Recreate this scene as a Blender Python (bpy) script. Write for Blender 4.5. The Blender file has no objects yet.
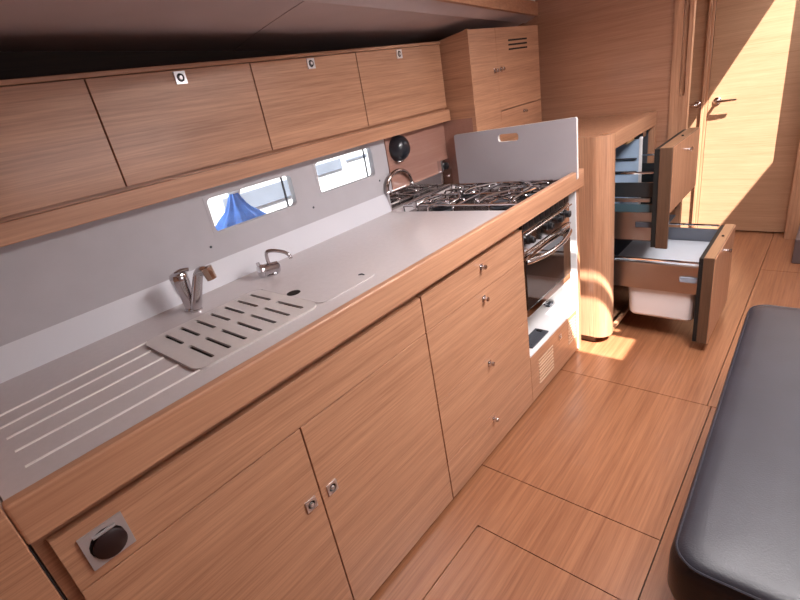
import bpy, bmesh, math, random
from mathutils import Vector, Matrix
random.seed(7)
SC = bpy.context.scene
COL = SC.collection
PI = math.pi

# ------------------------------------------------------------------ materials
def new_mat(name):
    m = bpy.data.materials.new(name); m.use_nodes = True
    nt = m.node_tree
    b = nt.nodes['Principled BSDF']
    return m, nt, b

def plain(name, col, rough=.5, metal=0., ior=1.45, coat=0., bump=0., bscale=200., var=0., vscale=6., coat_rough=.1):
    m, nt, b = new_mat(name)
    b.inputs['Base Color'].default_value = (*col, 1)
    b.inputs['Roughness'].default_value = rough
    b.inputs['Metallic'].default_value = metal
    b.inputs['IOR'].default_value = ior
    b.inputs['Coat Weight'].default_value = coat
    b.inputs['Coat Roughness'].default_value = coat_rough
    tc = nt.nodes.new('ShaderNodeTexCoord')
    if var > 0:
        n = nt.nodes.new('ShaderNodeTexNoise'); n.inputs['Scale'].default_value = vscale
        n.inputs['Detail'].default_value = 4
        nt.links.new(tc.outputs['Object'], n.inputs['Vector'])
        r = nt.nodes.new('ShaderNodeValToRGB')
        r.color_ramp.elements[0].position = .3; r.color_ramp.elements[1].position = .7
        r.color_ramp.elements[0].color = (*[c*(1-var) for c in col], 1)
        r.color_ramp.elements[1].color = (*[min(1, c*(1+var)) for c in col], 1)
        nt.links.new(n.outputs['Fac'], r.inputs['Fac'])
        nt.links.new(r.outputs['Color'], b.inputs['Base Color'])
    if bump > 0:
        n2 = nt.nodes.new('ShaderNodeTexNoise'); n2.inputs['Scale'].default_value = bscale
        n2.inputs['Detail'].default_value = 3
        nt.links.new(tc.outputs['Object'], n2.inputs['Vector'])
        bp = nt.nodes.new('ShaderNodeBump'); bp.inputs['Strength'].default_value = bump
        bp.inputs['Distance'].default_value = .002
        nt.links.new(n2.outputs['Fac'], bp.inputs['Height'])
        nt.links.new(bp.outputs['Normal'], b.inputs['Normal'])
    return m

def wood(name, dark, light, grain='Y', rough=.38, fine=170., coat=.25, coat_rough=.15, bands=7., contrast=1.):
    """straight grained veneer: noise stretched along the grain axis"""
    m, nt, b = new_mat(name)
    L = nt.links
    tc = nt.nodes.new('ShaderNodeTexCoord')
    def stretched(s_across, s_along):
        mp = nt.nodes.new('ShaderNodeMapping')
        sc = [s_across]*3; sc['XYZ'.index(grain)] = s_along
        mp.inputs['Scale'].default_value = sc
        L.new(tc.outputs['Object'], mp.inputs['Vector'])
        return mp
    n1 = nt.nodes.new('ShaderNodeTexNoise'); n1.inputs['Scale'].default_value = 1
    n1.inputs['Detail'].default_value = 3; n1.inputs['Roughness'].default_value = .75
    L.new(stretched(fine, fine/40).outputs[0], n1.inputs['Vector'])
    n2 = nt.nodes.new('ShaderNodeTexNoise'); n2.inputs['Scale'].default_value = 1
    n2.inputs['Detail'].default_value = 5
    L.new(stretched(bands*5, bands/8).outputs[0], n2.inputs['Vector'])
    mx = nt.nodes.new('ShaderNodeMix'); mx.data_type = 'FLOAT'
    mx.inputs[0].default_value = .38
    L.new(n1.outputs['Fac'], mx.inputs[2]); L.new(n2.outputs['Fac'], mx.inputs[3])
    r = nt.nodes.new('ShaderNodeValToRGB')
    r.color_ramp.elements[0].position = .5-.17/contrast; r.color_ramp.elements[1].position = .5+.15/contrast
    r.color_ramp.elements[0].color = (*dark, 1); r.color_ramp.elements[1].color = (*light, 1)
    L.new(mx.outputs[0], r.inputs['Fac'])
    L.new(r.outputs['Color'], b.inputs['Base Color'])
    bp = nt.nodes.new('ShaderNodeBump'); bp.inputs['Strength'].default_value = .08
    bp.inputs['Distance'].default_value = .001
    L.new(n1.outputs['Fac'], bp.inputs['Height']); L.new(bp.outputs['Normal'], b.inputs['Normal'])
    b.inputs['Roughness'].default_value = rough
    b.inputs['Coat Weight'].default_value = coat
    b.inputs['Coat Roughness'].default_value = coat_rough
    return m

D1, L1 = (.335, .155, .086), (.575, .305, .178)
WY = wood('oak_veneer_lengthwise', D1, L1, 'Y')
WX = wood('oak_veneer_crosswise', D1, L1, 'X')
WZ = wood('oak_veneer_upright', D1, L1, 'Z')
WYS = wood('oak_solid_rail', (.38, .178, .10), (.58, .31, .182), 'Y', fine=120)
WDOOR = wood('oak_door_veneer', (.36, .195, .108), (.49, .29, .178), 'X', bands=5)
WBULK = wood('varnished_bulkhead_veneer', (.33, .155, .09), (.46, .235, .145), 'X', rough=.3, coat=.6, coat_rough=.22)
WPAN = wood('lacquered_panel_veneer', (.33, .165, .125), (.42, .225, .17), 'Y', rough=.25, coat=1., coat_rough=.08, contrast=.7)
WFL = wood('oak_floor_boards', (.205, .076, .034), (.36, .155, .075), 'Y', rough=.33, fine=90, bands=5.5, coat=.35, coat_rough=.22, contrast=1.15)
WIN = plain('cabinet_inside', (.10, .05, .03), .7, var=.2)
GAP = plain('shadow_gap_black', (.012, .009, .008), .8, var=.2)
COUNTER = plain('grey_solid_surface', (.61, .555, .56), .17, var=.02, vscale=60, bump=.02, bscale=400)
COVER = plain('grey_solid_surface_cover', (.62, .57, .555), .33, var=.02, vscale=60)
GROOVE = plain('drainer_rib_glint', (.80, .76, .74), .25, var=.02)  # reflection along the drainer grooves put into a pale colour
UPST = plain('pale_upstand', (.66, .655, .70), .35, var=.01)
WHITE = plain('white_laminate', (.80, .79, .80), .35, var=.01)
GREYWALL = plain('grey_lining', (.47, .45, .475), .5, var=.03, vscale=12, bump=.03)
LIDM = plain('grey_lid_laminate', (.40, .365, .385), .22, var=.02)
EDGEW = plain('white_lid_edge', (.85, .82, .80), .3, var=.01)
HEADL = plain('vinyl_headliner', (.50, .41, .40), .6, var=.04, bump=.05, bscale=300)
ROOFW = plain('white_coachroof', (.82, .80, .78), .6, var=.01)
SATIN = plain('satin_chrome', (.75, .73, .75), .35, 1., var=.02)
CHROME = plain('polished_chrome', (.66, .65, .67), .09, 1., var=.02)
STEEL = plain('polished_steel_sheet', (.66, .62, .60), .07, 1., var=.03)
BRUSH = plain('brushed_steel_side', (.46, .40, .37), .35, 1., var=.05)
BLACK = plain('black_plastic', (.010, .010, .012), .35, var=.1)
DARKGL = plain('dark_oven_glass', (.015, .012, .012), .04, ior=2.4, var=.1)
SPK = plain('black_speaker_shell', (.012, .014, .02), .30, coat=.3, var=.1)
GREYP = plain('dark_grey_plastic', (.06, .065, .08), .4, var=.1)
GASKET = plain('black_gasket', (.006, .006, .006), .6, var=.1)
BLUEP = plain('pale_blue_plastic', (.42, .55, .72), .3, var=.06, vscale=15)
TEAL = plain('smoky_teal_glass', (.05, .09, .11), .12, var=.1)
SMOKE = plain('dark_drawer_side', (.022, .025, .028), .18, var=.1)
BIN = plain('white_plastic_bin', (.72, .68, .69), .35, var=.02)
BINLID = plain('grey_plastic_lid', (.55, .58, .64), .35, var=.03)
LOUV = wood('pale_oak_louvre', (.52, .34, .22), (.66, .46, .32), 'Y')
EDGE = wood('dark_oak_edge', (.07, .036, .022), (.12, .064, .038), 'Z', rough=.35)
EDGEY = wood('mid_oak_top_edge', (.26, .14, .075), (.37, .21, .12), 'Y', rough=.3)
LEATHER = plain('charcoal_leather', (.021, .020, .028), .45, var=.12, vscale=9, bump=.25, bscale=260)
SEATB = plain('seat_base_dark', (.018, .013, .012), .6, var=.2)
BOATW = plain('neighbour_white_hull', (.85, .87, .90), .4, var=.01)
BOATG = plain('neighbour_grey_glass', (.17, .19, .235), .3, var=.1)
BLUEC = plain('blue_fender_cloth', (.14, .30, .80), .7, var=.3, vscale=14, bump=.3, bscale=40)
ROPE = plain('white_rope', (.8, .8, .8), .8, bump=.4, bscale=120, var=.05)
PLUM = plain('plum_grey_paint', (.12, .085, .085), .5, var=.1)
LABELM = plain('pale_label', (.62, .64, .68), .5, var=.04)

def glass_mat():
    m = bpy.data.materials.new('window_glass'); m.use_nodes = True
    nt = m.node_tree; nt.nodes.clear()
    o = nt.nodes.new('ShaderNodeOutputMaterial')
    t = nt.nodes.new('ShaderNodeBsdfTransparent'); t.inputs['Color'].default_value = (.94, .96, .97, 1)
    g = nt.nodes.new('ShaderNodeBsdfGlossy'); g.inputs['Roughness'].default_value = .02
    mx = nt.nodes.new('ShaderNodeMixShader')
    mx.inputs[0].default_value = .05; nt.links.new(t.outputs[0], mx.inputs[1]); nt.links.new(g.outputs[0], mx.inputs[2])
    nt.links.new(mx.outputs[0], o.inputs['Surface'])
    return m
GLASS = glass_mat()

# ------------------------------------------------------------------ geometry collector
def catmull(pts, n=6):
    P = [Vector(p) for p in pts]
    if len(P) < 3: return P
    out = []
    for i in range(len(P)-1):
        p0 = P[max(i-1, 0)]; p1 = P[i]; p2 = P[i+1]; p3 = P[min(i+2, len(P)-1)]
        for k in range(n):
            t = k/n
            out.append(.5*((2*p1)+(-p0+p2)*t+(2*p0-5*p1+4*p2-p3)*t*t+(-p0+3*p1-3*p2+p3)*t**3))
    out.append(P[-1])
    return out

def rrect(a0, a1, b0, b1, r, n=5):
    pts = []
    for (cx, cy, s) in ((a1-r, b1-r, 0), (a0+r, b1-r, 1), (a0+r, b0+r, 2), (a1-r, b0+r, 3)):
        for k in range(n+1):
            t = (s+k/n)*PI/2
            pts.append((cx+r*math.cos(t), cy+r*math.sin(t)))
    return pts

class G:
    def __init__(s): s.bm = bmesh.new()
    def _merge(s, b, mi, smooth=False):
        for f in b.faces:
            f.material_index = mi; f.smooth = smooth
        me = bpy.data.meshes.new('t'); b.to_mesh(me); b.free()
        s.bm.from_mesh(me); bpy.data.meshes.remove(me)
        return s
    def box(s, x0, x1, y0, y1, z0, z1, mi=0, bev=0., seg=2):
        b = bmesh.new()
        bmesh.ops.create_cube(b, size=1)
        for v in b.verts:
            v.co = Vector(((x0+x1)/2+v.co.x*(x1-x0), (y0+y1)/2+v.co.y*(y1-y0), (z0+z1)/2+v.co.z*(z1-z0)))
        if bev > 0: bmesh.ops.bevel(b, geom=list(b.edges), offset=bev, segments=seg, affect='EDGES', profile=.5)
        return s._merge(b, mi)
    def hexa(s, lo, hi, mi=0, bev=0.):
        """lo, hi: matching loops of 3D points"""
        b = bmesh.new()
        a = [b.verts.new(p) for p in lo]; c = [b.verts.new(p) for p in hi]
        n = len(a)
        b.faces.new(a[::-1]); b.faces.new(c)
        for i in range(n):
            b.faces.new((a[i], a[(i+1) % n], c[(i+1) % n], c[i]))
        bmesh.ops.recalc_face_normals(b, faces=list(b.faces))
        if bev > 0: bmesh.ops.bevel(b, geom=list(b.edges), offset=bev, segments=2, affect='EDGES', profile=.5)
        return s._merge(b, mi)
    def prism(s, poly, axis, a0, a1, mi=0, bev=0.):
        """poly: 2D points in the other two axes (in xyz order), extruded from a0 to a1 along axis"""
        def P(p, a):
            if axis == 'x': return (a, p[0], p[1])
            if axis == 'y': return (p[0], a, p[1])
            return (p[0], p[1], a)
        return s.hexa([P(p, a0) for p in poly], [P(p, a1) for p in poly], mi, bev)
    def ring(s, outer, inner, axis, a0, a1, mi=0):
        """prism with a hole, loops of equal count"""
        def P(p, a):
            if axis == 'x': return (a, p[0], p[1])
            if axis == 'y': return (p[0], a, p[1])
            return (p[0], p[1], a)
        b = bmesh.new(); n = len(outer)
        vo0 = [b.verts.new(P(p, a0)) for p in outer]; vo1 = [b.verts.new(P(p, a1)) for p in outer]
        vi0 = [b.verts.new(P(p, a0)) for p in inner]; vi1 = [b.verts.new(P(p, a1)) for p in inner]
        for i in range(n):
            j = (i+1) % n
            b.faces.new((vo0[i], vo0[j], vo1[j], vo1[i])); b.faces.new((vi0[j], vi0[i], vi1[i], vi1[j]))
            b.faces.new((vo0[j], vo0[i], vi0[i], vi0[j])); b.faces.new((vo1[i], vo1[j], vi1[j], vi1[i]))
        bmesh.ops.recalc_face_normals(b, faces=list(b.faces))
        return s._merge(b, mi)
    def tube(s, pts, r, mi=0, seg=12, smooth_path=True, n=6):
        P = catmull(pts, n) if smooth_path else [Vector(p) for p in pts]
        N = len(P)
        R = r if isinstance(r, (list, tuple)) else [r]*2
        def rad(i):
            t = i/(N-1)*(len(R)-1); k = min(int(t), len(R)-2); return R[k]+(R[k+1]-R[k])*(t-k)
        b = bmesh.new(); rings = []
        up = None
        for i in range(N):
            d = (P[min(i+1, N-1)]-P[max(i-1, 0)]).normalized()
            if up is None:
                up = Vector((0, 0, 1)) if abs(d.z) < .9 else Vector((1, 0, 0))
            u = (up-d*up.dot(d)).normalized(); w = d.cross(u); up = u
            rings.append([b.verts.new(P[i]+(u*math.cos(2*PI*k/seg)+w*math.sin(2*PI*k/seg))*rad(i)) for k in range(seg)])
        for i in range(N-1):
            for k in range(seg):
                b.faces.new((rings[i][k], rings[i][(k+1) % seg], rings[i+1][(k+1) % seg], rings[i+1][k]))
        caps = [b.faces.new(rings[0][::-1]), b.faces.new(rings[-1])]
        bmesh.ops.recalc_face_normals(b, faces=list(b.faces))
        return s._merge(b, mi, True)
    def cyl(s, p0, p1, r0, r1=None, mi=0, seg=20):
        if r1 is None: r1 = r0
        p0 = Vector(p0); p1 = Vector(p1); d = (p1-p0).normalized()
        return s.lathe([(r0, 0), (r1, (p1-p0).length)], p0, d, mi, seg, False)
    def lathe(s, prof, c, d=(0, 0, 1), mi=0, seg=24, smooth=True):
        d = Vector(d).normalized(); c = Vector(c)
        u = Vector((1, 0, 0)) if abs(d.x) < .9 else Vector((0, 1, 0))
        u = (u-d*u.dot(d)).normalized(); w = d.cross(u)
        b = bmesh.new(); rings = []
        for (r, h) in prof:
            if r < 1e-6: rings.append([b.verts.new(c+d*h)])
            else: rings.append([b.verts.new(c+d*h+(u*math.cos(2*PI*k/seg)+w*math.sin(2*PI*k/seg))*r) for k in range(seg)])
        for a, e in zip(rings[:-1], rings[1:]):
            for k in range(seg):
                k2 = (k+1) % seg
                if len(a) == 1 and len(e) == 1: continue
                if len(a) == 1: b.faces.new((a[0], e[k2], e[k]))
                elif len(e) == 1: b.faces.new((a[k], a[k2], e[0]))
                else: b.faces.new((a[k], a[k2], e[k2], e[k]))
        if len(rings[0]) > 1: b.faces.new(rings[0][::-1])
        if len(rings[-1]) > 1: b.faces.new(rings[-1])
        bmesh.ops.recalc_face_normals(b, faces=list(b.faces))
        s._merge(b, mi, smooth)
        return s
    def obj(s, name, mats, parent=None):
        if not isinstance(mats, (list, tuple)): mats = [mats]
        off = Vector((0, 0, 0)); p = parent
        while p is not None:
            off += p.location; p = p.parent
        for v in s.bm.verts: v.co -= off
        me = bpy.data.meshes.new(name); s.bm.to_mesh(me); s.bm.free()
        for m in mats: me.materials.append(m)
        if any(p.use_smooth for p in me.polygons):
            try: me.set_sharp_from_angle(angle=math.radians(40))
            except Exception: pass
        o = bpy.data.objects.new(name, me); COL.objects.link(o)
        if parent: o.parent = parent
        return o

def thing(name, label, cat, loc, group=None):
    o = bpy.data.objects.new(name, None); COL.objects.link(o)
    o.location = loc; o.empty_display_size = .05
    o['label'] = label; o['category'] = cat
    if group: o['group'] = group
    return o
def tag(o, label, cat, group=None):
    o['label'] = label; o['category'] = cat
    if group: o['group'] = group
    return o
def struct(o):
    o['kind'] = 'structure'; return o
def plabel(o, t):
    o['label'] = t; return o

# ------------------------------------------------------------------ camera (measured from vanishing points)
cd = bpy.data.cameras.new('camera'); cam = bpy.data.objects.new('camera', cd); COL.objects.link(cam)
R = [[.75336601, .63642892, -.16552307], [.14550402, -.4067948, -.90185729], [-.64130198, .65534436, -.39906834]]
r, u, b = Vector(R[0]), -Vector(R[1]), -Vector(R[2])
M = Matrix(((r.x, u.x, b.x, .896), (r.y, u.y, b.y, 0), (r.z, u.z, b.z, 1.45), (0, 0, 0, 1)))
cam.matrix_world = M
cd.sensor_width = 36; cd.sensor_fit = 'HORIZONTAL'
cd.lens = 477.612/800*36
cd.clip_start = .02
SC.camera = cam

# ================================================================== SETTING
# floor: boards in panels with fine black seams, over a dark sub-floor
g = G()
def fpan(x0, x1, y0, y1):
    g.box(x0+.0017, x1-.0017, y0+.0017, y1-.0017, -.02, 0)
HX0, HX1, HY0, HY1 = .130, .655, .10, .966      # lift-out hatch in the floor
fpan(-1.1, HX0, -1.25, 1.226)
fpan(HX0-.0034, HX1+.0, HY1, 1.226)
fpan(HX0-.0034, HX1, -1.25, HY0)
fpan(-1.1, .655, 1.226, 2.005)
fpan(-1.1, .640, 2.005, 4.5)
fpan(.655, 2.45, -1.25, 2.005)
fpan(.640, 2.45, 2.005, 3.61)
fpan(.640, 2.45, 3.61, 4.5)
g.box(-1.1, 2.45, -1.25, 4.5, -.05, -.019, 1)
# close the tiny slots beside the merged boards
struct(g.obj('floor', [WFL, GAP]))
g = G()
g.prism(rrect(HX0+.0017, HX1-.0017, HY0+.0017, HY1-.0017, .012), 'z', -.018, .0)
tag(g.obj('floor_hatch', WFL), 'wooden lift-out hatch panel with rounded corner set in the floor before the cabinets', 'floor hatch')

# hull-side wall with two window openings
WXF = -.66       # inner face of the lining
wins = [(.768, 1.122, 1.108, 1.224), (1.252, 1.580, 1.116, 1.238)]   # y0,y1,z0,z1
g = G()
ys = [-1.25, wins[0][0]-.012, wins[0][1]+.012, wins[1][0]-.012, wins[1][1]+.012, 1.674]
z0, z1 = .86, 1.30
for i in (0, 2, 4):
    g.box(WXF-.02, WXF, ys[i], ys[i+1], z0, z1)
for w, i in ((wins[0], 1), (wins[1], 3)):
    g.box(WXF-.02, WXF, ys[i], ys[i+1], z0, w[2]-.012)
    g.box(WXF-.02, WXF, ys[i], ys[i+1], w[3]+.012, z1)
WL = struct(g.obj('wall_left', GREYWALL))
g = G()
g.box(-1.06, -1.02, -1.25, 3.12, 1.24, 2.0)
struct(g.obj('wall_hull', wood('shaded_hull_veneer', (.030, .014, .009), (.050, .024, .016), 'Y', rough=.7, coat=0.)))  # near-black colour carries the shade above the wall cabinets
for n, w in enumerate(wins, 1):
    g = G()
    out = []
    inn = rrect(w[0], w[1], w[2], w[3], .016)
    out = rrect(w[0]-.0125, w[1]+.0125, w[2]-.0125, w[3]+.0125, .0005)
    g.ring(out, inn, 'x', WXF-.026, WXF+.0012)
    wo = g.obj('window_%d' % n, GREYWALL); struct(wo)
    g = G(); g.box(WXF-.0255, WXF-.0215, w[0]-.01, w[1]+.01, w[2]-.01, w[3]+.01)
    g.obj('pane', GLASS, wo)
    g = G(); g.box(WXF-.0214, WXF-.018, w[1]-.034, w[1]-.026, w[2]-.002, w[3]+.002)
    plabel(g.obj('glazing_bar', GREYP, wo), 'thin dark upright seal bar')
# small fixings on the lining
for (y, z) in ((.73, 1.070), (1.195, 1.075), (1.60, 1.085)):
    g = G(); g.lathe([(.0045, 0), (.0045, .001), (.003, .0022), (0, .0026)], (WXF, y, z), (1, 0, 0), 0, 12)
    plabel(g.obj('screw_cap', GREYP, WL), 'small dark screw cap')

# white sloping upstand behind the worktop
g = G()
g.prism([(-.638, .935), (-.6605, 1.0205), (-.68, 1.0205), (-.68, .90), (-.638, .90)], 'y', -.035, 1.622)
struct(g.obj('trim_1', UPST))
# lacquered wood panel outboard of the stove
g = G(); g.box(-.675, -.655, 1.675, 2.1375, 1.0205, 1.2615, bev=.001)
g.box(-.655, -.4805, 2.1378, 2.1392, .94, 1.2615)
struct(g.obj('wall_panel', [WPAN]))
g = G(); g.box(-.652, -.6365, 1.6225, 2.136, .9385, 1.0200)
tag(g.obj('steel_splash_strip', STEEL), 'low polished steel splash strip along the back of the hob', 'splashback')

# bulkhead behind the fridge cabinet, with a post and hand slot
g = G(); g.box(-1.06, .178, 3.075, 3.115, 0, 1.92)
struct(g.obj('wall_bulkhead', WBULK))
g = G()
g.box(.180, .222, 3.062, 3.10, 0, 1.92)
g.box(.250, .268, 3.062, 3.10, 0, 1.92)
g.box(.222, .250, 3.062, 3.10, 0, 1.165)
g.box(.222, .250, 3.095, 3.10, 1.165, 1.92)
g.prism([(.222, 1.165)]+[(.236+.014*math.cos(PI+PI*k/8), 1.179+.014*math.sin(PI+PI*k/8)) for k in range(9)]+[(.250, 1.165)], 'y', 3.062, 3.096)
struct(g.obj('trim_2', WZ))
def lever(parent, c, normal, along, ln):
    """round rose, neck and lever bar"""
    c = Vector(c); n = Vector(normal).normalized(); a = Vector(along).normalized()
    g = G()
    g.lathe([(.026, 0), (.026, .006), (.022, .010), (.012, .011)], c, n)
    g.tube([c+n*.008, c+n*.045, c+n*.056+a*.012, c+n*.058+a*.05, c+n*.056+a*ln], [.011, .010, .010, .009, .007], 0, 14)
    return plabel(g.obj('lever_handle', CHROME, parent), 'chrome lever handle on a round rose')
# far bulkhead, far door
g = G()
g.box(-.70, -.55, 4.34, 4.40, 0, 1.92)
g.box(-.70, .082, 4.40, 4.42, 0, 1.92)
g.box(-.70, -.66, 3.115, 4.40, 0, 1.92)
g.box(.70, 2.45, 4.38, 4.42, 0, 1.92)
struct(g.obj('wall_far', WDOOR))
g = G()
g.box(.097, .117, 4.325, 4.40, 0, 1.92, bev=.003)
g.box(.117, .133, 4.345, 4.40, 0, 1.92, bev=.003)
struct(g.obj('trim_3', WZ))
g = G(); g.box(.1350, .700, 4.36, 4.395, .010, 1.905, bev=.002); g.box(.1, .72, 4.396, 4.42, 0, 1.92, 1)
d1 = struct(g.obj('door_1', [WDOOR, GAP]))
lever(d1, (.192, 4.36, .985), (0, -1, 0), (1, 0, 0.02), .125)
g = G(); g.box(-.548, .094, 4.350, 4.385, .010, 1.905, bev=.002)
d2 = struct(g.obj('door_2', WDOOR))
lever(d2, (.072, 4.350, .975), (0, -1, 0), (-1, 0, -.01), .125)
# right-hand partition around the doorway
g = G()
g.box(.704, .730, 4.240, 4.38, 0, 1.92, bev=.004)
g.box(.730, 2.45, 4.245, 4.27, 0, 1.92)
struct(g.obj('wall_partition', WZ))
g = G(); g.box(.785, 1.6, 3.76, 4.21, 0, .165, bev=.006)
tag(g.obj('plinth_step', PLUM), 'low plum-grey plinth at the right edge beyond the seat', 'step')
# unseen side of the cabin (closes the room)
g = G(); g.box(2.42, 2.46, -1.25, 4.42, 0, 1.92)
struct(g.obj('wall_right', GREYWALL))
g = G(); g.box(-1.06, 2.46, -1.29, -1.25, 0, 1.92)
struct(g.obj('wall_back', WBULK))

# ceiling: low side-deck lining over the galley, then the raised coachroof
def zJ(y): return 1.771-.054*y
def xin(y): return -.637+.233*(3.07-y)
def deck_poly(gg, P):
    lo = []; 
    for (x, y) in P:
        t = (x+1.02)/(xin(y)+1.02)
        lo.append((x, y, zJ(y)*(1-t)+1.69*t))
    gg.hexa(lo, [(x, y, z+.02) for (x, y, z) in lo])
g = G()
S0, S1 = (-1.02, 1.262), (xin(.935), .935)      # seam across the lining
def lerp(a, b, t): return (a[0]+(b[0]-a[0])*t, a[1]+(b[1]-a[1])*t)
def deck_panel(ya, yb):
    b_ = bmesh.new(); NX, NY = 24, 16
    top = []; bot = []
    for a in range(NX+1):
        t = a/NX; rb, rt = [], []
        for c in range(NY+1):
            q = c/NY
            y0 = ya[0]+(yb[0]-ya[0])*q; y1 = ya[1]+(yb[1]-ya[1])*q
            y = y0+(y1-y0)*t; x = -1.02+(xin(y1)+1.02)*t
            z = zJ(y)*(1-t)+1.69*t
            rb.append(b_.verts.new((x, y, z))); rt.append(b_.verts.new((x, y, z+.02)))
        bot.append(rb); top.append(rt)
    for a in range(NX):
        for c in range(NY):
            b_.faces.new((bot[a][c], bot[a][c+1], bot[a+1][c+1], bot[a+1][c]))
            b_.faces.new((top[a][c], top[a+1][c], top[a+1][c+1], top[a][c+1]))
    for a in range(NX):
        b_.faces.new((bot[a][0], bot[a+1][0], top[a+1][0], top[a][0])); b_.faces.new((bot[a+1][NY], bot[a][NY], top[a][NY], top[a+1][NY]))
    bmesh.ops.recalc_face_normals(b_, faces=list(b_.faces))
    g._merge(b_, 0, True)
deck_panel((-1.25, -1.25), (S0[1]-.003, S1[1]-.003))
deck_panel((S0[1]+.003, S1[1]+.003), (3.075, 3.075))
deckl = struct(g.obj('ceiling_side', HEADL))
g = G()
for (ya, yb) in ((-1.25, 0.), (0., 1.), (1., 2.), (2., 3.075)):
    g.hexa([(xin(ya), ya, 1.682), (xin(ya)+.066, ya, 1.706), (xin(yb)+.066, yb, 1.706), (xin(yb), yb, 1.682)],
           [(xin(ya), ya, 1.715), (xin(ya)+.066, ya, 1.73), (xin(yb)+.066, yb, 1.73), (xin(yb), yb, 1.715)])
struct(g.obj('trim_4', HEADL))
g = G()
for (ya, yb) in ((-1.25, 3.075),):
    o0, o1 = xin(ya)+.066, xin(yb)+.066
    g.hexa([(o0, ya, 1.705), (o0+.02, ya, 1.705), (o1+.02, yb, 1.705), (o1, yb, 1.705)],
           [(o0, ya, 1.775), (o0+.02, ya, 1.775), (o1+.02, yb, 1.775), (o1, yb, 1.775)])
struct(g.obj('trim_5', WYS))
g = G()
o0, o1 = xin(-1.25)+.06, xin(3.075)+.06
g.hexa([(o0-.02, -1.25, 1.775), (o0+.01, -1.25, 1.775), (o1+.01, 3.075, 1.775), (o1-.02, 3.075, 1.775)],
       [(o0-.02, -1.25, 1.90), (o0+.01, -1.25, 1.90), (o1+.01, 3.075, 1.90), (o1-.02, 3.075, 1.90)])
struct(g.obj('ceiling_coaming', ROOFW))
# coachroof slab with openings: (x0,x1,y0,y1)
HATCH = [(.78, 1.323, 1.25, 1.492), (.65, 1.365, 3.38, 4.30)]
FILL_HOLE = [(.62, 1.22, 1.53, 2.05)]  # unseen opening added for the overhead fill lamp
holes = HATCH+FILL_HOLE
xs = sorted({-1.1, 2.46, *[h[0] for h in holes], *[h[1] for h in holes]})
yss = sorted({-1.29, 4.42, *[h[2] for h in holes], *[h[3] for h in holes]})
g = G()
for i in range(len(xs)-1):
    for j in range(len(yss)-1):
        cx, cy = (xs[i]+xs[i+1])/2, (yss[j]+yss[j+1])/2
        if any(h[0] < cx < h[1] and h[2] < cy < h[3] for h in holes): continue
        g.box(xs[i], xs[i+1], yss[j], yss[j+1], 1.90, 1.93)
struct(g.obj('ceiling', ROOFW))

# ================================================================== BASE CABINETS
def latch_square(parent, c, n=(1, 0, 0), s=.017):
    """square chrome plate, dark ring, bright push button; flat on a plane with normal +x"""
    x, y, z = c
    g = G()
    g.ring([(y+a*s*1.0, z+b*s) for (a, b) in rr8(1)], [(y+a*s*.70, z+b*s*.70) for (a, b) in circ8()], 'x', x, x+.004, 0)
    g.lathe([(.0122*s/.017, -.0), (.0122*s/.017, .0012)], (x, y, z), (1, 0, 0), 1, 16)
    g.lathe([(.0062*s/.017, 0), (.0062*s/.017, .005), (.005*s/.017, .007), (0, .0075)], (x, y, z), (1, 0, 0), 0, 16)
    return plabel(g.obj('latch', [SATIN, BLACK], parent), 'square chrome push-button latch')
def rr8(k):
    out = []
    for i in range(16):
        t = 2*PI*i/16; c, s_ = math.cos(t), math.sin(t); m = max(abs(c), abs(s_)); out.append((c/m, s_/m))
    return out
def circ8():
    return [(math.cos(2*PI*i/16), math.sin(2*PI*i/16)) for i in range(16)]
def knob(parent, c, r=.0095):
    x, y, z = c
    g = G()
    g.box(x, x+.0025, y-r*1.15, y+r*1.15, z-r*1.15, z+r*1.15, bev=.0008)
    g.lathe([(r*.45, 0), (r*.45, .010), (r*.9, .013), (r, .018), (r*.8, .0215), (0, .0225)], (x, y, z), (1, 0, 0), 0, 16)
    return plabel(g.obj('knob', CHROME, parent), 'small chrome push knob')

FX = 0.0
# --- sink cabinet
T = thing('sink_cabinet', 'long oak sink cabinet with two doors under the draining board', 'cabinet', (-.28, .485, 0))
g = G(); g.box(-.60, -.0205, -.036, 1.0055, .018, .888)
g.box(-.60, -.03, -.036, 1.0055, 0, .018, 1)
g.obj('carcass', [WY, GAP], T)
g = G(); g.box(-.020, FX, -.016, 1.0035, .7365, .860, bev=.0012)
fa = plabel(g.obj('fascia_panel', WY, T), 'long top fascia with a chrome flip socket at its left end')
for (y0, y1, ky, kz) in ((-.016, .4855, .452, .511), (.4895, 1.0035, .525, .506)):
    g = G(); g.box(-.020, FX, y0, y1, .020, .7335, bev=.0012)
    dd = g.obj('door', WY, T)
    latch_square(dd, (FX, ky, kz))
# flip-lid socket in the fascia
g = G()
yc, zc, s = .0525, .797, .0375
g.ring([(yc+a*s, zc+b*s) for a, b in rr8(1)], [(yc+a*.030, zc+b*.030) for a, b in circ8()], 'x', FX+.0002, FX+.005, 0)
g.lathe([(.030, 0), (.030, .0012)], (FX+.0003, yc, zc), (1, 0, 0), 1, 20)
g.lathe([(.0285, 0), (.0285, .006), (.025, .0085), (0, .009)], (FX+.0015, yc+.002, zc-.006), (1, 0, 0), 2, 28)
g.cyl((FX+.006, yc-.017, zc+.024), (FX+.006, yc+.021, zc+.024), .0035, None, 0, 10)
plabel(g.obj('flip_socket', [plain('satin_nickel', (.46, .44, .45), .3, .45, var=.04), BLACK, plain('maroon_black_cap', (.022, .010, .010), .35, var=.1)], fa), 'square chrome plate with a round dark flip cap')

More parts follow.
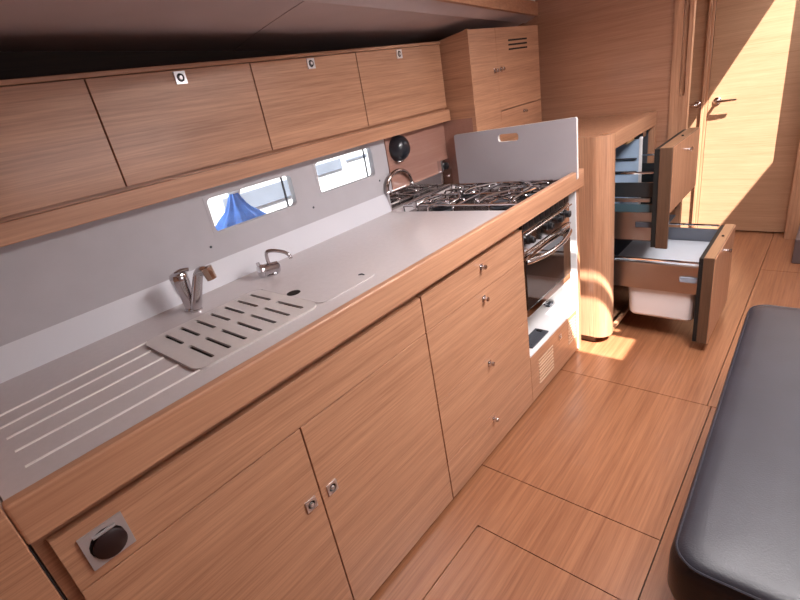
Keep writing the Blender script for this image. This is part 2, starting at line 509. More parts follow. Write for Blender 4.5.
# --- drawer cabinet
T = thing('drawer_cabinet', 'oak cabinet of four stacked drawers left of the oven', 'cabinet', (-.28, 1.34, 0))
g = G(); g.box(-.60, -.0205, 1.0065, 1.669, .018, .887)
g.box(-.60, -.03, 1.0065, 1.669, 0, .018, 1)
g.obj('carcass', [WY, GAP], T)
for (z0, z1, ky, kz, nm) in ((.7365, .862, 1.354, .826, 'shallow top drawer front'), (.4585, .7345, 1.349, .703, 'second drawer front'),
                             (.1925, .4565, 1.342, .428, 'third drawer front'), (.020, .1905, 1.331, .165, 'bottom drawer front')):
    g = G(); g.box(-.020, FX, 1.0085, 1.669, z0, z1, bev=.0012)
    dr = plabel(g.obj('drawer', WY, T), nm)
    knob(dr, (FX, ky, kz))

# --- stove base with louvred front
T = thing('stove_base', 'low oak locker with two louvred vents under the oven', 'cabinet', (-.25, 1.93, 0))
g = G(); g.box(-.60, -.012, 1.6705, 2.205, .018, .262)
g.box(-.60, -.03, 1.6705, 2.205, 0, .018, 1)
g.obj('carcass', [WY, GAP], T)
g = G(); g.box(-.012, FX, 1.6715, 2.198, .020, .262, bev=.001)
fp = g.obj('front_panel', WY, T)
for (y0, y1, zc0) in ((1.745, 1.900, .078), (2.085, 2.180, .108)):
    g = G()
    for k in range(8):
        z = zc0+k*.0175
        g.box(FX-.001, FX+.0035, y0, y1, z, z+.0065, bev=.001)
    g.obj('louvre', LOUV, fp)
latch_square(fp, (FX, 1.986, .206), s=.013)
g = G()
g.box(-.60, .001, 1.6705, 2.205, .2625, .272, bev=.0015)
g.box(-.60, .0015, 2.2055, 2.217, .018, .888, bev=.001)
g.box(-.60, -.585, 1.6705, 2.205, .272, .888)
plabel(g.obj('recess_lining', WHITE, T), 'white lining of the oven recess')
g = G(); g.box(-.60, .0, 2.2185, 2.252, .0, .888, bev=.002)
g.obj('end_panel', WZ, T)
g = G()
g.box(-.088, -.018, 1.732, 1.905, .272, .280, bev=.003)
for k in range(5): g.box(-.078+k*.011, -.072+k*.011, 1.75, 1.872, .280, .283)
g.box(-.07, -.045, 1.878, 1.895, .280, .285, 1)
tag(g.obj('floor_vent_grille', [GREYP, BLACK]), 'dark grey slotted grille lying on the white ledge under the oven', 'vent')
g = G(); g.box(-.15, -.125, 2.150, 2.200, .272, .284, bev=.003); g.cyl((-.14, 2.15, .285), (-.14, 2.12, .30), .004)
tag(g.obj('gimbal_catch', GREYP), 'small dark catch on the white ledge right of the oven', 'catch')

# --- worktop
T = thing('worktop', 'grey solid-surface worktop with oak fiddle rail and draining ribs', 'worktop', (-.3, .8, .935))
g = G()
g.prism([(-.638, -.036), (.0, -.036), (.0, 1.695), (-.605, 1.618), (-.638, 1.618)], 'z', .905, .935)
g.prism([(-.638, 1.618), (-.604, 1.618), (-.604, 2.135), (-.638, 2.135)], 'z', .905, .938)
g.prism([(-.604, 2.120), (-.46, 2.132), (-.46, 2.1389), (-.604, 2.1389)], 'z', .905, .935)
g.prism([(-.4555, 2.130), (.0, 2.185), (.0, 2.252), (-.4555, 2.252)], 'z', .905, .935)
g.obj('slab', COUNTER, T)
g = G(); g.box(.0005, .026, -.0375, 2.2545, .893, .976, bev=.005, seg=3)
plabel(g.obj('fiddle_rail', WYS, T), 'raised oak rail along the front edge')
for k, (xa, xb) in enumerate(((-.430, -.455), (-.364, -.384), (-.298, -.308), (-.224, -.228), (-.144, -.147))):
    g = G()
    yb = .372 if k in (0, 4) else .352
    g.tube([(xa, .012, .9352), (xb, yb, .9352)], .0034, 0, 8, False)
    plabel(g.obj('drainer_rib', GROOVE, T), 'draining rib with its glint painted pale')
# near end panel
g = G(); g.box(-.68, .026, -.46, -.0385, 0, .985, bev=.003)
g.box(.0, .0255, -.0388, -.0376, .0, .89, 1)
tag(g.obj('end_cabinet', [WY, GAP]), 'oak end panel closing the counter at the lower left corner', 'panel')

# sink covers
def slots_cover():
    g = G()
    x0, x1, y0, y1 = -.452, -.133, .357, .736
    zz0, zz1 = .9354, .9415
    # assemble from strips so the slots are real openings
    rows = [(-.430, -.320), (-.287, -.163)]
    sl = [(.413+k*.0468-.0055, .413+k*.0468+.0055) for k in range(7)]
    ysl = sorted([y for s_ in sl for y in s_])
    # solid bands
    outer = rrect(x0, x1, y0, y1, .035, 4)
    g2 = G()
    bm = bmesh.new()
    ov = [bm.verts.new((p[0], p[1], zz1)) for p in outer]
    hv = []
    for ri, (ra, rb) in enumerate(rows):
        for (ya, yb) in sl:
            hv.append([bm.verts.new((p[0], p[1], zz1)) for p in rrect(ra, rb, ya, yb, .005, 3)])
    edges = []
    for loop in [ov]+hv:
        for i in range(len(loop)): edges.append(bm.edges.new((loop[i], loop[(i+1) % len(loop)])))
    bmesh.ops.triangle_fill(bm, use_beauty=True, use_dissolve=False, edges=edges)
    # drop faces that fell inside slots
    kill = []
    for f in bm.faces:
        c = f.calc_center_median()
        if any(ra < c.x < rb and ya < c.y < yb for (ra, rb) in rows for (ya, yb) in sl): kill.append(f)
    if kill: bmesh.ops.delete(bm, geom=kill, context='FACES_ONLY')
    ret = bmesh.ops.extrude_face_region(bm, geom=list(bm.faces))
    for v in [e for e in ret['geom'] if isinstance(e, bmesh.types.BMVert)]: v.co.z = zz0
    bmesh.ops.recalc_face_normals(bm, faces=list(bm.faces))
    g._merge(bm, 0)
    return g
T = thing('sink_cover', 'grey slotted sink cover in front of the large mixer tap', 'sink cover', (-.29, .55, .9352))
slots_cover().obj('slotted_board', COVER, T)
g = G(); g.prism(rrect(-.448, -.137, .362, .731, .032, 4), 'z', .9351, .9358)
plabel(g.obj('dark_basin', GAP, T), 'dark sink below the slots')
g = G()
cx, cy = -.305, .752
x0, x1, y0, y1 = -.455, -.133, .7400, .975
outer = rrect(x0, x1, y0, y1, .028, 6)
g.prism(outer, 'z', .9353, .9390)
T = tag(g.obj('sink_board', COUNTER), 'plain grey sink board with a round finger hole beside the slotted cover', 'sink cover')
g = G(); g.lathe([(.0215, 0), (.0215, .0005), (.0185, .0006), (.0, .0006)], (-.292, .7610, .9391), (0, 0, 1), 0, 24)
plabel(g.obj('finger_hole', GAP, T), 'round dark finger hole')
g = G(); g.tube([(-.185, .940, .9392), (-.175, .946, .942), (-.165, .946, .9394)], .002, 0, 8)
plabel(g.obj('lid_clip', GREYP, T), 'tiny dark clip')

# ---- mixer tap
T = thing('mixer_tap', 'large chrome mixer tap leaning over the slotted sink cover', 'tap', (-.55, .55, .935))
g = G()
g.lathe([(.024, 0), (.024, .004), (.0185, .009), (.0195, .04), (.0245, .085), (.0265, .098)], (-.55, .556, .9352), (0, -.04, 1))
g.obj('body', CHROME, T)
g = G()
g.lathe([(.027, .0), (.027, .014), (.023, .023), (.010, .028), (0, .029)], (-.55, .5515, 1.034), (.02, -.10, 1))
g.tube([(-.552, .545, 1.056), (-.545, .562, 1.062), (-.535, .582, 1.061)], [.0085, .0075, .0055], 0, 10)
g.obj('lever', CHROME, T)
g = G()
g.lathe([(.019, 0), (.0185, .006), (.016, .008)], (-.522, .556, .9352))
g.tube([(-.522, .556, .940), (-.512, .565, .975), (-.497, .580, 1.030), (-.489, .587, 1.050), (-.474, .594, 1.058), (-.458, .600, 1.056)], [.0165, .0160, .0145, .0145, .0150, .0150], 0, 16)
g.obj('spout', CHROME, T)
g = G()
g.cyl((-.458, .600, 1.068), (-.4535, .605, 1.030), .0175, .0150, 0, 18)
plabel(g.obj('spray_head', plain('bronze_chrome', (.62, .46, .36), .12, 1., var=.05), T), 'warm-tinted chrome spray nozzle')

# ---- small tap
T = thing('small_tap', 'small chrome tap with a thin hooked spout beside the plain sink board', 'tap', (-.53, .85, .935))
g = G()
g.lathe([(.021, 0), (.021, .004), (.015, .008), (.015, .03)], (-.53, .850, .9352))
g.cyl((-.537, .826, .960), (-.520, .874, .957), .0215, None, 0, 20)
g.lathe([(.0215, 0), (.017, .005), (0, .007)], (-.520, .874, .957), (.33, .94, -.06), 0, 20)
g.obj('body', CHROME, T)
g = G()
g.lathe([(.0225, 0), (.0235, .003), (.0235, .013), (.017, .018), (0, .019)], (-.5375, .825, .960), (-.33, -.94, .06))
g.cyl((-.540, .816, .975), (-.541, .814, .992), .0065, None, 0, 10)
g.obj('tap_knob', CHROME, T)
g = G()
g.tube([(-.53, .850, .970), (-.530, .848, .99), (-.528, .848, 1.012), (-.520, .853, 1.022), (-.502, .872, 1.019), (-.482, .894, 1.006), (-.474, .901, .994), (-.471, .903, .982)], .0062, 0, 12)
g.obj('spout', CHROME, T)

# ---- swan-neck rail outboard of the hob
T = thing('arched_grab_rail', 'chrome arched rail at the wall beside the hob', 'rail', (-.64, 1.65, 1.02))
g = G()
g.tube([(-.648, 1.625, 1.022), (-.642, 1.628, 1.06), (-.640, 1.655, 1.090), (-.640, 1.70, 1.104), (-.640, 1.75, 1.095), (-.644, 1.79, 1.065), (-.648, 1.805, 1.03)], .0095, 0, 12)
g.obj('arch', plain('dark_chrome', (.42, .34, .31), .12, 1., var=.05), T)
for y in (1.625, 1.805):
    g = G(); g.lathe([(.014, 0), (.014, .006), (.009, .012)], (-.648, y, 1.0205)); g.obj('foot', CHROME, T)

# ---- stove
T = thing('gas_stove', 'stainless gas stove with oven, black knobs and curved steel handle', 'stove', (-.3, 1.93, .272))
g = G()
g.box(-.57, -.022, 1.690, 2.150, .452, .885, 0, bev=.004)
g.box(-.022, -.006, 1.690, 2.152, .735, .842, 0, bev=.003)
g.obj('body', STEEL, T)
g = G()      # well / burner pan
g.prism([(-.604, 1.632), (-.004, 1.704), (-.004, 2.158), (-.604, 2.106)], 'z', .888, .912)
pan = plabel(g.obj('burner_pan', plain('dark_steel_pan', (.13, .10, .095), .25, .9, var=.2), T), 'dark steel burner pan')
g = G()
for k in range(9):
    y = 1.70+k*.05
    g.box(-.014, -.006, y, y+.03, .850, .875, 1)
g.box(-.020, -.008, 1.690, 2.150, .845, .885, 0)
plabel(g.obj('vent_strip', [plain('dark_vent_steel', (.10, .08, .08), .3, .9, var=.1), BLACK], T), 'slotted dark strip above the knobs')
g = G(); g.tube([(.004, 1.690, .8315), (.004, 2.150, .8315)], .0042, 0, 10, False)
g.obj('control_rail', CHROME, T)
for i, y in enumerate((1.735, 1.918, 2.021, 2.098)):
    g = G()
    g.lathe([(.021, 0), (.021, .005), (.016, .007), (.015, .024), (.012, .027), (0, .027)], (-.006, y, .800), (1, 0, 0), 0, 18)
    g.box(.018, .024, y-.003, y+.003, .800, .816, 1)
    g.obj('control_knob', [BLACK, CHROME], T)
g = G()
g.box(-.022, -.004, 1.692, 2.150, .492, .722, 0, bev=.002)
g.box(-.022, -.006, 1.692, 2.150, .456, .490, 1, bev=.002)
g.box(-.022, -.003, 1.692, 2.150, .716, .732, 1, bev=.002)
od = plabel(g.obj('oven_door', [DARKGL, STEEL], T), 'dark glass oven door in a steel frame')
g = G()
g.tube([(-.004, 1.700, .712), (.010, 1.730, .710), (.030, 1.83, .706), (.034, 1.92, .705), (.030, 2.01, .706), (.010, 2.112, .710), (-.004, 2.142, .712)], .0105, 0, 12)
g.obj('oven_handle', CHROME, od)
g = G(); g.tube([(-.002, 1.694, .745), (.006, 1.72, .745), (.006, 2.12, .745), (-.002, 2.148, .745)], .0035, 0, 8, False)
g.obj('towel_rail', CHROME, T)
# burners and grates
def shear(x, y):  # the well is set slightly askew
    return y+.115*(x+.30)
burners = ((-.44, 1.76, .045), (-.17, 1.80, .036), (-.45, 2.00, .036), (-.17, 2.02, .045))
for (x, y, rr) in burners:
    y = shear(x, y)
    g = G()
    g.lathe([(rr*1.25, 0), (rr*1.2, .004), (rr*.95, .006), (rr*.95, .016), (rr, .017), (rr, .022), (rr*.9, .024), (0, .025)], (x, y, .912), (0, 0, 1), 0, 24)
    plabel(g.obj('burner', [GREYP], T), 'dark round gas burner')
    g = G()
    for k in range(6):
        a = PI/6+k*PI/3
        c, s_ = math.cos(a), math.sin(a)
        g.tube([(x+c*.118, y+s_*.098, .912), (x+c*.116, y+s_*.096, .942), (x+c*.100, y+s_*.085, .951), (x+c*.026, y+s_*.024, .951)], .0042, 0, 8, True, 4)
    g.tube([(x+.080*math.cos(2*PI*k/20), y+.068*math.sin(2*PI*k/20), .944) for k in range(21)], .0036, 0, 8, False)
    plabel(g.obj('pan_support', CHROME, T), 'bright wire pan support')
g = G()
for yy in (1.69, 1.88, 2.085):
    g.tube([(-.590, shear(-.590, yy), .912), (-.590, shear(-.590, yy), .952), (-.03, shear(-.03, yy), .952), (-.03, shear(-.03, yy), .912)], .005, 0, 8, False)
for xx in (-.590, -.31, -.03):
    g.tube([(xx, shear(xx, 1.69), .952), (xx, shear(xx, 2.085), .952)], .005, 0, 8, False)
plabel(g.obj('fiddle_bar', CHROME, T), 'chrome fiddle bars around the hob')
for (x, y0, a) in ((-.52, 1.70, .25), (-.36, 1.72, -.5), (-.23, 1.74, .5), (-.09, 1.76, .2), (-.40, 1.90, .7), (-.12, 1.91, -.7)):
    g = G()
    y = shear(x, y0)
    g.tube([(x, y-.02, .953), (x+.02, y+.04, .966), (x+.12*a, y+.15, .961)], .0058, 0, 8)
    g.cyl((x, y-.02, .945), (x, y-.02, .972), .010, None, 0, 12)
    plabel(g.obj('pot_clamp', CHROME, T), 'chrome pot clamp arm')
g = G(); g.box(-.520, -.458, 2.086, 2.090, .920, .948)
plabel(g.obj('plate_label', LABELM, T), 'small pale data plate at the back of the hob')

# ---- hob lid standing up
T = thing('hob_lid', 'grey hob lid with an oblong hand hole standing behind the burners', 'lid', (-.29, 2.15, .939))
def lidy(x): return 2.1085+(x+.60)*.085
g = G()
def LP(x, z, off): return (x, lidy(x)+off, z)
N = 24
outer = rrect(-.580, .030, .941, 1.19, .008, 5)
outer = [(x, z if z < 1.05 else z+(x+.6)*.035) for x, z in outer]
inner = rrect(-.340, -.238, 1.137, 1.172, .012, 5)
b_ = bmesh.new()
lv = []
for off in (0, .016):
    lv.append(([b_.verts.new(LP(p[0], p[1], off)) for p in outer], [b_.verts.new(LP(p[0], p[1], off)) for p in inner]))
n = len(outer)
for i in range(n):
    j = (i+1) % n
    b_.faces.new((lv[0][0][i], lv[0][0][j], lv[0][1][j], lv[0][1][i]))
    b_.faces.new((lv[1][0][j], lv[1][0][i], lv[1][1][i], lv[1][1][j]))
    b_.faces.new((lv[0][0][j], lv[0][0][i], lv[1][0][i], lv[1][0][j])).material_index = 1
    b_.faces.new((lv[0][1][i], lv[0][1][j], lv[1][1][j], lv[1][1][i])).material_index = 1
bmesh.ops.recalc_face_normals(b_, faces=list(b_.faces))
me = bpy.data.meshes.new('t'); b_.to_mesh(me); b_.free(); g.bm.from_mesh(me)
g.obj('board', [LIDM, EDGEW], T)
g = G(); g.tube([(-.57, lidy(-.57)+.004, .938), (.0, lidy(0)+.004, .938)], .003, 0, 8, False)
g.obj('hinge', BRUSH, T)

# ================================================================== UPPER CABINETS
UX = -.61
T = thing('wall_cabinet', 'long oak wall cabinet with four flap doors above the windows', 'cabinet', (-.8, .9, 1.265))
g = G()
g.box(-1.015, UX-.0195, -.50, 2.131, 1.268, 1.611)
g.box(-1.015, UX+.001, -.50, 2.131, 1.6115, 1.6245, bev=.0025)
g.obj('carcass', WY, T)
for (y0, y1, lk) in ((-.50, .5255, None), (.5295, 1.0385, .787), (1.0425, 1.5415, 1.300), (1.5455, 2.120, 1.811)):
    g = G(); g.box(UX-.019, UX, y0, y1, 1.3265, 1.6095, bev=.0012)
    dd = g.obj('door', WY, T)
    if lk is not None:
        latch_square(dd, (UX, lk, 1.588), s=.0175)
    else:
        latch_square(dd, (UX, .0, 1.588), s=.0175)
g = G(); g.box(-.655, UX+.008, -.50, 2.1315, 1.262, 1.3155, bev=.002)
plabel(g.obj('pelmet_rail', WYS, T), 'pale oak pelmet rail along the underside')

# tall cabinet
TX = -.46
T = thing('tall_cabinet', 'tall oak cabinet with air slots in its door beside the bulkhead', 'cabinet', (-.7, 2.5, .94))
g = G()
g.prism([(-.48, .90), (-.48, 1.644), (-.98, 1.585), (-.98, .90)], 'y', 2.1395, 2.866)
g.box(-.98, -.75, 2.866, 3.074, .90, 1.58)
g.prism([(TX+.0005, .90), (TX+.0005, 1.648), (-.48, 1.6455), (-.48, .90)], 'y', 2.1395, 2.146)
g.obj('carcass', WX, T)
g = G(); g.box(-.48, TX, 2.147, 2.3900, .905, 1.644, bev=.001)
d = plabel(g.obj('door', WY, T), 'narrow full-height door'); knob(d, (TX, 2.361, 1.451), .010)
g = G(); g.box(-.48, TX, 2.3918, 2.864, 1.2585, 1.644, bev=.001)
d = plabel(g.obj('door', WY, T), 'wide door with three air slots'); knob(d, (TX, 2.422, 1.454), .010)
for z in (1.583, 1.562, 1.541):
    g = G(); g.prism(rrect(2.515, 2.725, z-.0042, z+.0042, .004, 3), 'x', TX-.002, TX+.0006)
    plabel(g.obj('air_slot', GAP, d), 'dark air slot')
g = G(); g.box(-.48, TX, 2.3918, 2.864, .905, 1.2535, bev=.001)
d = plabel(g.obj('door', WY, T), 'lower flap door'); knob(d, (TX, 2.644, 1.222), .008)

# speaker and socket on the lacquered panel
T = thing('wall_speaker', 'round black domed speaker on the wood panel under the wall cabinet', 'speaker', (-.655, 1.775, 1.198))
g = G(); g.lathe([(.060, 0), (.060, .006), (.058, .018), (.052, .032), (.040, .045), (.022, .053), (0, .056)], (-.6548, 1.752, 1.1985), (1, 0, 0), 0, 32)
g.obj('dome', SPK, T)
g = G(); g.tube([(-.640, 1.722, 1.1435), (-.632, 1.742, 1.1415), (-.638, 1.760, 1.1435)], .0045, 0, 8)
plabel(g.obj('adjuster', CHROME, T), 'small bright tab under the dome')
T = thing('push_switch', 'small chrome switch with black button on the wood panel behind the hob', 'switch', (-.655, 2.095, 1.036))
g = G(); g.ring([(2.080+a*.040, 1.050+b*.028) for a, b in rr8(1)], [(2.080+a*.019, 1.045+b*.019) for a, b in circ8()], 'x', -.6548, -.632)
g.obj('plate', CHROME, T)
g = G(); g.lathe([(.019, 0), (.019, .024), (.016, .032), (0, .034)], (-.6545, 2.080, 1.045), (1, 0, 0), 0, 20)
g.obj('button', BLACK, T)

# ================================================================== FRIDGE CABINET
T = thing('fridge_cabinet', 'oak fridge cabinet with rounded corner and two drawers pulled open', 'cabinet', (-.15, 2.7, 0))
FZ0, FZ1 = .052, 1.104
g = G()
g.box(-.44, .049, 2.300, 2.325, FZ0, FZ1, bev=.001)
g.box(-.44, .10, 3.035, 3.060, FZ0, FZ1)
g.box(-.44, -.42, 2.325, 3.035, FZ0, FZ1)
g.box(-.43, .10, 2.33, 3.04, FZ0, FZ0+.02)
g.box(-.44, .06, 2.325, 3.04, FZ1-.022, FZ1-.001)
g.box(-.44, .045, 2.335, 3.03, 0, FZ0, 1)
g.obj('carcass', [WZ, EDGE], T)
arc = [(.050+.072*math.sin(t), 2.372-.072*math.cos(t)) for t in [PI/2*k/8 for k in range(9)]]
g = G(); g.prism([(.050, 2.300)]+arc[1:]+[(.122, 2.386), (.095, 2.386), (.095, 2.345), (.050, 2.335)], 'z', FZ0, FZ1-.0005)
g.obj('corner_post', WZ, T)
g = G(); g.box(.060, .122, 2.386, 3.060, 1.030, FZ1, bev=.003)
g.obj('top_rail', WYS, T)
g = G(); g.box(.098, .122, 3.030, 3.060, FZ0, 1.030); g.obj('stile', WZ, T)
g = G(); g.box(.085, .118, 2.386, 3.030, FZ0, .072); g.obj('bottom_rail', WY, T)
g = G()
g.box(-.40, .086, 2.335, 2.345, .08, 1.02); g.box(-.40, .09, 3.02, 3.03, .08, 1.02); g.box(-.41, -.40, 2.335, 3.03, .08, 1.02)
g.box(-.40, .09, 2.345, 3.02, 1.015, 1.025)
plabel(g.obj('liner', GREYP, T), 'dark grey inner liner')
g = G(); g.box(.06, .10, 2.62, 2.74, 1.008, 1.026); plabel(g.obj('lamp', plain('amber_lens', (.75, .50, .22), .3, var=.05), T), 'small amber lamp lens under the top rail')
g = G(); g.box(.05, .09, 2.93, 2.99, .985, 1.02, bev=.004); plabel(g.obj('catch', CHROME, T), 'small chrome catch')

# upper drawer
g = G()
g.box(.302, .354, 2.420, 2.436, .542, 1.016, 0, bev=.002); g.box(.302, .352, 2.436, 2.947, .715, 1.016, 0, bev=.002)
ud = plabel(g.obj('drawer', EDGE, T), 'upper drawer pulled partly out')
g = G(); g.box(.3525, .356, 2.4365, 2.9455, .7165, 1.0145); g.obj('front_veneer', WZ, ud)
g = G(); g.box(.304, .3505, 2.422, 2.945, 1.0162, 1.0185); plabel(g.obj('top_edge', EDGEY, ud), 'lighter top edge')
g = G(); g.box(.280, .3015, 2.424, 2.444, .545, 1.012); g.box(.280, .3015, 2.444, 2.943, .72, 1.012); plabel(g.obj('gasket', GASKET, ud), 'black door gasket')
g = G(); g.box(-.33, .279, 2.464, 2.474, .782, .852); plabel(g.obj('side', SMOKE, ud), 'dark smoked side rail')
g = G(); g.box(-.33, .262, 2.458, 2.476, .758, .776, bev=.004); g.obj('runner', BRUSH, ud)
g = G(); g.box(-.33, .279, 2.460, 2.474, .708, .746); plabel(g.obj('side', TEAL, ud), 'teal tinted side strip')
g = G(); g.box(-.30, .279, 2.462, 2.474, .565, .706); plabel(g.obj('side', BRUSH, ud), 'brushed steel side')
g = G(); g.box(.198, .28, 2.455, 2.4615, .632, .660, bev=.002); plabel(g.obj('bracket', GREYP, ud), 'dark grey front bracket')
g = G(); g.tube([(-.30, 2.47, .897), (.285, 2.47, .897)], .0055, 0, 8, False); g.obj('rod', CHROME, ud)
g = G(); g.tube([(-.30, 2.91, .897), (.285, 2.91, .897)], .0055, 0, 8, False); g.obj('rod', CHROME, ud)
g = G(); g.box(-.33, .279, 2.905, 2.915, .60, .852); g.obj('side', SMOKE, ud)
g = G(); g.box(-.33, .279, 2.476, 2.905, .556, .565); g.obj('bottom', GREYP, ud)
g = G(); g.lathe([(.006, 0), (.006, .004), (.004, .006), (0, .006)], (.331, 2.70, 1.0185)); plabel(g.obj('striker', BLACK, ud), 'black striker in the top edge')
g = G(); knobp = (.356, 2.70, .955)
g.lathe([(.006, 0), (.006, .012), (.011, .016), (.011, .022), (0, .024)], knobp, (1, 0, 0)); g.obj('knob', CHROME, ud)
# lower drawer
g = G(); g.box(.508, .552, 2.430, 2.955, .055, .506, 0, bev=.002)
ld = plabel(g.obj('drawer', EDGE, T), 'lower drawer pulled fully out')
g = G(); g.box(.5525, .556, 2.4315, 2.9535, .0565, .5045); g.obj('front_veneer', WZ, ld)
g = G(); g.box(.510, .5505, 2.432, 2.953, .5062, .5085); plabel(g.obj('top_edge', EDGEY, ld), 'lighter top edge')
g = G(); g.box(.490, .5075, 2.434, 2.951, .058, .502); plabel(g.obj('gasket', GASKET, ld), 'black door gasket')
g = G(); g.box(-.10, .489, 2.464, 2.474, .300, .436); plabel(g.obj('side', BRUSH, ld), 'brushed steel near side')
g = G(); g.box(-.10, .489, 2.458, 2.476, .437, .446, bev=.002); g.obj('runner', BRUSH, ld)
g = G(); g.tube([(-.10, 2.466, .462), (.489, 2.466, .465)], .0058, 0, 8, False); g.obj('rod', CHROME, ld)
g = G(); g.tube([(-.10, 2.905, .513), (.489, 2.905, .513)], .0058, 0, 8, False); g.obj('rod', CHROME, ld)
g = G(); g.box(-.10, .489, 2.900, 2.910, .300, .492); plabel(g.obj('side', plain('grey_steel_back', (.16, .17, .20), .3, .6, var=.1), ld), 'grey steel far side')
g = G(); g.box(.409, .489, 2.455, 2.4615, .362, .390, bev=.002); plabel(g.obj('bracket', plain('pale_grey_bracket', (.25, .28, .34), .35, var=.1), ld), 'grey front bracket')
g = G(); g.lathe([(.006, 0), (.006, .004), (.004, .006), (0, .006)], (.531, 2.75, .5085)); plabel(g.obj('striker', BLACK, ld), 'black striker in the top edge')
g = G(); g.lathe([(.006, 0), (.006, .012), (.011, .016), (.011, .022), (0, .024)], (.556, 2.72, .445), (1, 0, 0)); g.obj('knob', CHROME, ld)
# bins in the drawers
T = thing('drawer_bin', 'white plastic bin hanging in the lower open drawer', 'bin', (.3, 2.68, .13))
g = G()
lo = [(p[0], p[1], .128) for p in rrect(.175, .468, 2.50, 2.85, .03, 4)]
mid = [(p[0], p[1], .142) for p in rrect(.166, .476, 2.488, 2.862, .035, 4)]
hi = [(p[0], p[1], .415) for p in rrect(.15, .485, 2.480, 2.880, .035, 4)]
b_ = bmesh.new(); L_ = [[b_.verts.new(p) for p in l] for l in (lo, mid, hi)]
n = len(lo)
b_.faces.new(L_[0][::-1])
for a_, c_ in zip(L_[:-1], L_[1:]):
    for i in range(n): b_.faces.new((a_[i], a_[(i+1) % n], c_[(i+1) % n], c_[i]))
b_.faces.new(L_[2]); bmesh.ops.recalc_face_normals(b_, faces=list(b_.faces))
g._merge(b_, 0)
g.obj('tub', BIN, T)
g = G(); g.box(-.03, .484, 2.480, 2.895, .4155, .424, bev=.003); plabel(g.obj('bin_lid', BINLID, T), 'pale bluish lid of the bin')
g = G(); g.box(-.09, .08, 2.485, 2.895, .4245, .428, bev=.001); plabel(g.obj('rear_tray', GREYP, T), 'darker grey rear tray')
T = thing('cool_box_tray', 'pale blue plastic tray inside the upper open drawer', 'tray', (0, 2.7, .74))
g = G()
g.box(-.28, .115, 2.80, 2.812, .60, 1.0); g.box(-.28, -.27, 2.50, 2.80, .60, 1.0); g.box(.103, .115, 2.52, 2.80, .60, .74)
g.box(-.28, .115, 2.50, 2.81, .60, .61)
g.obj('tub', BLUEP, T)
g = G(); g.box(.108, .122, 2.797, 2.815, .60, 1.012, bev=.003); plabel(g.obj('rim', WHITE, T), 'white corner edge')
g = G()
g.box(-.20, .10, 2.785, 2.799, .90, .906); g.box(-.20, .10, 2.785, 2.799, .83, .836); g.box(-.05, -.042, 2.788, 2.799, .83, .98)
plabel(g.obj('rib', GREYP, T), 'darker moulded ribs')

# ================================================================== SEAT
T = thing('bench_seat', 'charcoal leather bench seat in the lower right corner', 'seat', (1.1, 1.5, 0))
sx0, sx1, sy0, sy1 = .722, 1.42, .805, 2.160
def skew(p): return (p[0]-(p[1]-1.5)*.018+.012, p[1])
def loopz(inset, z, r): return [(*skew(p), z) for p in rrect(sx0+inset, sx1-inset, sy0+inset, sy1-inset, r, 7)]
g = G()
prof = [(.030, .300, .05), (.006, .305, .06), (.0, .325, .065), (.0, .405, .065), (.004, .428, .065), (.014, .441, .062), (.028, .4475, .055), (.060, .4505, .045), (.16, .4535, .02)]
b_ = bmesh.new(); Ls = [[b_.verts.new(p) for p in loopz(*q)] for q in prof]
n = len(Ls[0])
b_.faces.new(Ls[0][::-1]); b_.faces.new(Ls[-1])
for a_, c_ in zip(Ls[:-1], Ls[1:]):
    for i in range(n): b_.faces.new((a_[i], a_[(i+1) % n], c_[(i+1) % n], c_[i]))
bmesh.ops.recalc_face_normals(b_, faces=list(b_.faces))
g._merge(b_, 0, True)
cu = g.obj('cushion', LEATHER, T)
g = G()
lp = loopz(.010, .4385, .062)
g.tube(lp+[lp[0]], .0032, 0, 6, False)
g.obj('piping', LEATHER, cu)
g = G(); g.prism([skew(p) for p in rrect(sx0+.028, sx1-.03, sy0+.03, sy1-.03, .05, 5)], 'z', 0, .2995)
g.obj('base', SEATB, T)

# ================================================================== OUTSIDE
T = thing('moored_boat', 'white hull of a boat moored alongside, seen through the windows', 'boat', (-2.5, 2, -.6))
g = G()
g.hexa([(-2.42, -4, -.6), (-2.42, 7, -.6), (-3.6, 7, -.6), (-3.6, -4, -.6)], [(-2.36, -4, 1.05), (-2.36, 7, 1.05), (-3.6, 7, 1.05), (-3.6, -4, 1.05)])
g.obj('hull', BOATW, T)
for (y0, y1, z0, z1) in ((1.72, 2.36, .815, .95), (2.62, 2.91, .90, .99), (2.97, 3.24, .945, .965)):
    g = G(); g.box(-2.40, -2.352, y0, y1, z0, z1, bev=.004); plabel(g.obj('hull_window', BOATG, T), 'grey window strip in the white hull')
T = thing('hanging_fender', 'blue cloth-covered fender hanging on a white rope outside the first window', 'fender', (-1.2, 1.17, .9))
g = G()
b_ = bmesh.new(); rings = []
SEG = 40
for (rr, z) in ((.004, .86), (.07, .875), (.105, .92), (.118, .965), (.112, 1.005), (.085, 1.035), (.058, 1.06), (.042, 1.085), (.030, 1.110), (.022, 1.128), (.018, 1.142)):
    ring = []
    for k in range(SEG):
        a = 2*PI*k/SEG
        q = rr*(1+.13*math.sin(9*a+z*12)*min(1, (z-.86)/.12))
        ring.append(b_.verts.new((-1.2+q*math.cos(a), 1.172+q*1.05*math.sin(a), z)))
    rings.append(ring)
for a_, c_ in zip(rings[:-1], rings[1:]):
    for i in range(SEG): b_.faces.new((a_[i], a_[(i+1) % SEG], c_[(i+1) % SEG], c_[i]))
b_.faces.new(rings[0][::-1]); b_.faces.new(rings[-1])
bmesh.ops.recalc_face_normals(b_, faces=list(b_.faces)); g._merge(b_, 0, True)
g.obj('cover', BLUEC, T)
g = G()
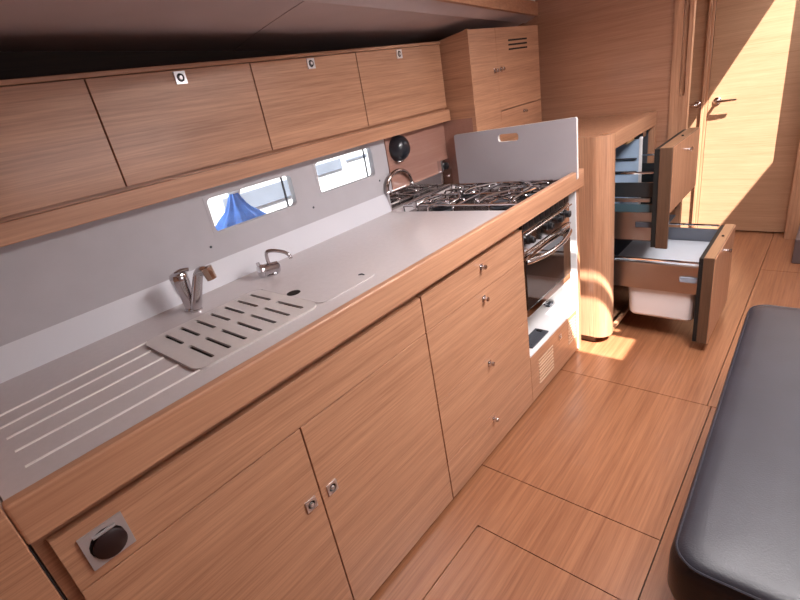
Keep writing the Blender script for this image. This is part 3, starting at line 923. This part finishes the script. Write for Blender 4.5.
g.tube([(-1.2, 1.16, 1.13), (-1.2, 1.15, 1.20), (-1.2, 1.18, 1.40), (-1.2, 1.17, 1.70)], .008, 0, 8)
g.tube([(-1.19, 1.18, 1.12), (-1.19, 1.205, 1.17), (-1.2, 1.19, 1.40)], .006, 0, 8)
g.tube([(-1.2, 1.150, 1.142), (-1.175, 1.172, 1.144), (-1.2, 1.196, 1.142), (-1.225, 1.172, 1.144), (-1.2, 1.150, 1.142)], .006, 0, 8)
g.obj('rope', ROPE, T)
g = G(); g.box(-30, 30, -30, 30, -.75, -.7)
struct(g.obj('ground_water', plain('harbour_water', (.10, .16, .20), .15, var=.2, vscale=1.5)))

# ================================================================== LIGHT
sd = Vector((-1.14, 1., -2.)).normalized()
sl = bpy.data.lights.new('sun', 'SUN'); so = bpy.data.objects.new('sun', sl); COL.objects.link(so)
sl.energy = 24.; sl.angle = math.radians(.53); sl.color = (1., .95, .87)
so.rotation_euler = sd.to_track_quat('-Z', 'Y').to_euler()
W = bpy.data.worlds.new('world'); SC.world = W; W.use_nodes = True
bg = W.node_tree.nodes['Background']; bg.inputs['Color'].default_value = (.78, .87, 1, 1); bg.inputs['Strength'].default_value = 3.
def area(name, loc, sx, sy, power, col, rot=(0, 0, 0)):
    l = bpy.data.lights.new(name, 'AREA'); l.shape = 'RECTANGLE'; l.size = sx; l.size_y = sy
    l.energy = power; l.color = col
    o = bpy.data.objects.new(name, l); COL.objects.link(o); o.location = loc; o.rotation_euler = rot
    return o
area('overhead_fill', (.92, 1.79, 1.95), .58, .50, 31, (1., .94, .94))  # unseen lamp added as overhead fill
area('starboard_fill', (2.40, 1.5, 1.35), .35, 1.4, 7, (1., .95, .96), (0, PI/2, 0))  # unseen fill lamp added just inside the closed right wall
area('skylight_galley', (1.05, 1.37, 1.95), .50, .23, 26, (1., .96, .95))
area('skylight_corridor', (1.0, 3.84, 1.95), .7, .85, 12, (1., .95, .88))
# unseen cover added above the fill lamp so that no direct sun falls through it
g = G(); g.box(.57, 1.27, 1.525, 2.10, 1.985, 2.0)
struct(g.obj('ceiling_sun_block', ROOFW))

SC.view_settings.view_transform = 'Standard'
SC.view_settings.look = 'None'
SC.view_settings.exposure = .08
SC.view_settings.gamma = 1.
SC.view_settings.use_curve_mapping = False
